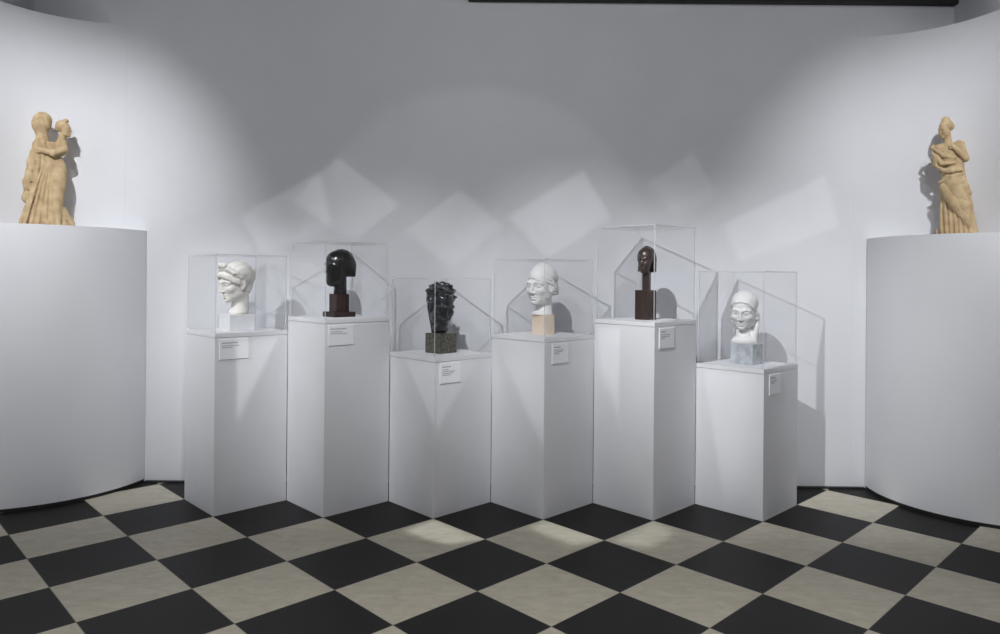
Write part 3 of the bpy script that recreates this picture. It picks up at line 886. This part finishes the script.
def spot(name, loc, target, power, half, blend=0.3, radius=0.02, col=(0.965, 0.98, 1.0)):
    l = bpy.data.lights.new(name, 'SPOT'); l.energy = power; l.spot_size = 2 * math.radians(half)
    l.spot_blend = blend; l.shadow_soft_size = radius; l.color = col
    o = bpy.data.objects.new(name, l); COL.objects.link(o); o.location = loc; aim(o, target)
    return o

def profile(name, loc, poly, power, soft=0.01, col=(0.96, 0.98, 1.0), radius=0.012, inner=1.0):
    """added lamp, its beam masked to a polygon to imitate reflected light"""
    L = Vector(loc); pts = [Vector(p) for p in poly]
    cen = sum(pts, Vector()) / len(pts)
    axis = (cen - L).normalized()
    half = max((p - L).normalized().angle(axis) for p in pts) + 0.03
    o = spot(name, loc, cen, power, math.degrees(half), 0.0, radius, col)
    l = o.data; l.use_nodes = True; nt = l.node_tree
    em = [n for n in nt.nodes if n.type == 'EMISSION'][0]
    geo = nt.nodes.new('ShaderNodeNewGeometry')
    mask = None
    for k in range(len(pts)):
        n = (pts[k] - L).cross(pts[(k + 1) % len(pts)] - L).normalized()
        if n.dot(cen - L) < 0: n = -n
        dt = nt.nodes.new('ShaderNodeVectorMath'); dt.operation = 'DOT_PRODUCT'
        nt.links.new(geo.outputs['Incoming'], dt.inputs[0]); dt.inputs[1].default_value = n
        mr = nt.nodes.new('ShaderNodeMapRange'); mr.interpolation_type = 'SMOOTHSTEP'
        s = soft if not hasattr(soft, '__len__') else soft[k]
        mr.inputs['From Min'].default_value = -s * 0.5; mr.inputs['From Max'].default_value = s * 0.5
        nt.links.new(dt.outputs['Value'], mr.inputs['Value'])
        mask = mr.outputs[0] if mask is None else M(nt, 'MULTIPLY', mask, mr.outputs[0])
    nt.links.new(mask, em.inputs['Strength'])
    return o

def wallpt(u, v, Y=YW):
    uu = u + .009 * (v - 276); vv = v - .009 * (u - 523)
    return ((uu - 523) / 720 * Y, Y, EYE - (vv - 276) / 720 * Y)

KEY = (-0.71, 1.8, 3.76)
for tx, tz, pw, hf in ((-1.75, 1.05, 130, 15), (-0.85, 1.12, 215, 18), (0.40, 1.10, 285, 19), (1.45, 1.05, 380, 16.5)):
    spot('spotlight_heads', KEY, (tx, 4.5, tz), pw, hf, 1.0, 0.022)
spot('spotlight_first_head', (-3.25, 2.2, 3.30), (-1.80, 4.5, 1.0), 250, 16, 1.0, 0.02)
spot('spotlight_left_statuette', (-2.35, 2.2, 3.9), (-3.25, 4.7, 1.60), 370, 28, 1.0, 0.025)
spot('spotlight_right_statuette', (2.15, 2.1, 3.9), (2.85, 4.7, 1.60), 285, 29, 1.0, 0.025)
for x in (-1.7, 1.5):
    spot('wall_fill', (x, 1.0, 3.95), (x * 0.8, YW, 2.75), 92, 40, 1.0, 0.12)  # soft fill added to lift the dim upper wall

fl = bpy.data.lights.new('floor_fill_light', 'AREA'); fl.shape = 'RECTANGLE'; fl.size = 4.6; fl.size_y = 1.2  # overhead fill added to brighten the front of the floor
fl.energy = 30; fl.spread = math.radians(80); fl.color = (1, 0.97, 0.93)
fo = bpy.data.objects.new('floor_fill_light', fl); COL.objects.link(fo); fo.location = (0, 1.6, 4.0)

def onplane(u, v, p0, n):
    """where the camera ray through a photo pixel meets a plane of the room"""
    uu = u + .009 * (v - 276); vv = v - .009 * (u - 523)
    d = Vector(((uu - 523) / 720, 1.0, -(vv - 276) / 720)); c = Vector((0, 0, EYE)); n = Vector(n)
    return c + d * ((Vector(p0) - c).dot(n) / d.dot(n))

# added lamps imitate reflections off the covers: the pale quadrilaterals seen on the wall
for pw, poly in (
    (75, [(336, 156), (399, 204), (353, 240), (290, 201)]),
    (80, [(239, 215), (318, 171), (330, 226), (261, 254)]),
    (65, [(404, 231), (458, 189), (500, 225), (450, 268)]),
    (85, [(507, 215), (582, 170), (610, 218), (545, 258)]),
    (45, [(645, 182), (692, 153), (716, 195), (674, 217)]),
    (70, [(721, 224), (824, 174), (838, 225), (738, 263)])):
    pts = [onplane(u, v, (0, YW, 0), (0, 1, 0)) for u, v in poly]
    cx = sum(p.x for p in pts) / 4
    profile('reflection_standin', (cx * 0.8, 0.9, 3.75), pts, pw, 0.012)
spot('soft_round_beam', (-0.32, 0.6, 3.7), onplane(476, 268, (0, YW, 0), (0, 1, 0)), 30, 15.2, 0.2, 0.03)  # extra spot added to draw the faint arc of light

# more added lamps imitate sharp reflected wedges on the pedestals and floor
def face_light(i, side, poly, pw, soft=0.012):
    x = PED[i][0] * D
    n = (-R2, -R2, 0) if side == 'left' else (R2, -R2, 0)
    pts = [onplane(u, v, (x, YF, 0), n) for u, v in poly]
    pw *= 2.5
    profile('reflection_standin', (x + (-1.3 if side == 'left' else 1.3), 1.6, 3.6), pts, pw, soft)
face_light(0, 'right', [(235, 341), (277, 336), (235.5, 420)], 75, [0.01, 0.008, 0.008])
face_light(2, 'left', [(404, 357), (434, 363), (434, 429)], 36, [0.01, 0.001, 0.008])
face_light(2, 'right', [(435, 363), (476, 359), (435, 429)], 36, [0.01, 0.008, 0.001])
face_light(3, 'left', [(505, 345), (543, 347), (543, 446), (512, 384)], 48, [0.05, 0.001, 0.012, 0.05])
face_light(4, 'left', [(597, 327), (618, 329), (617.5, 417), (599, 368)], 48, [0.01, 0.006, 0.008, 0.01])
face_light(5, 'left', [(702, 368), (752, 374), (750, 480), (722, 494)], 45, [0.01, 0.06, 0.05, 0.008])
for px, pw, poly in ((-0.6, 60, [(433, 519), (486, 538), (446, 544), (402, 531)]), (0.2, 50, [(546, 520), (603, 538), (572, 545), (527, 527)]),
                     (0.9, 36, [(653, 520), (672, 532), (648, 548), (612, 541)])):
    pts = [onplane(u, v, (0, 0, 0), (0, 0, 1)) for u, v in poly]
    profile('reflection_standin', (px, 1.5, 3.7), pts, pw * 7, 0.02)

# general room light
w = bpy.data.worlds.new('world'); scene.world = w; w.use_nodes = True
bg = w.node_tree.nodes['Background']; bg.inputs[0].default_value = (0.90, 0.93, 1.0, 1); bg.inputs[1].default_value = 0.245

scene.view_settings.view_transform = 'Standard'
scene.view_settings.look = 'None'
scene.view_settings.exposure = 0.0
cy = scene.cycles
cy.transparent_max_bounces = 48
cy.max_bounces = 10
cy.diffuse_bounces = 5
cy.glossy_bounces = 4
cy.caustics_reflective = False
cy.caustics_refractive = False
cy.sample_clamp_indirect = 3.0
cy.use_denoising = True
cy.use_adaptive_sampling = False
cy.use_light_tree = True
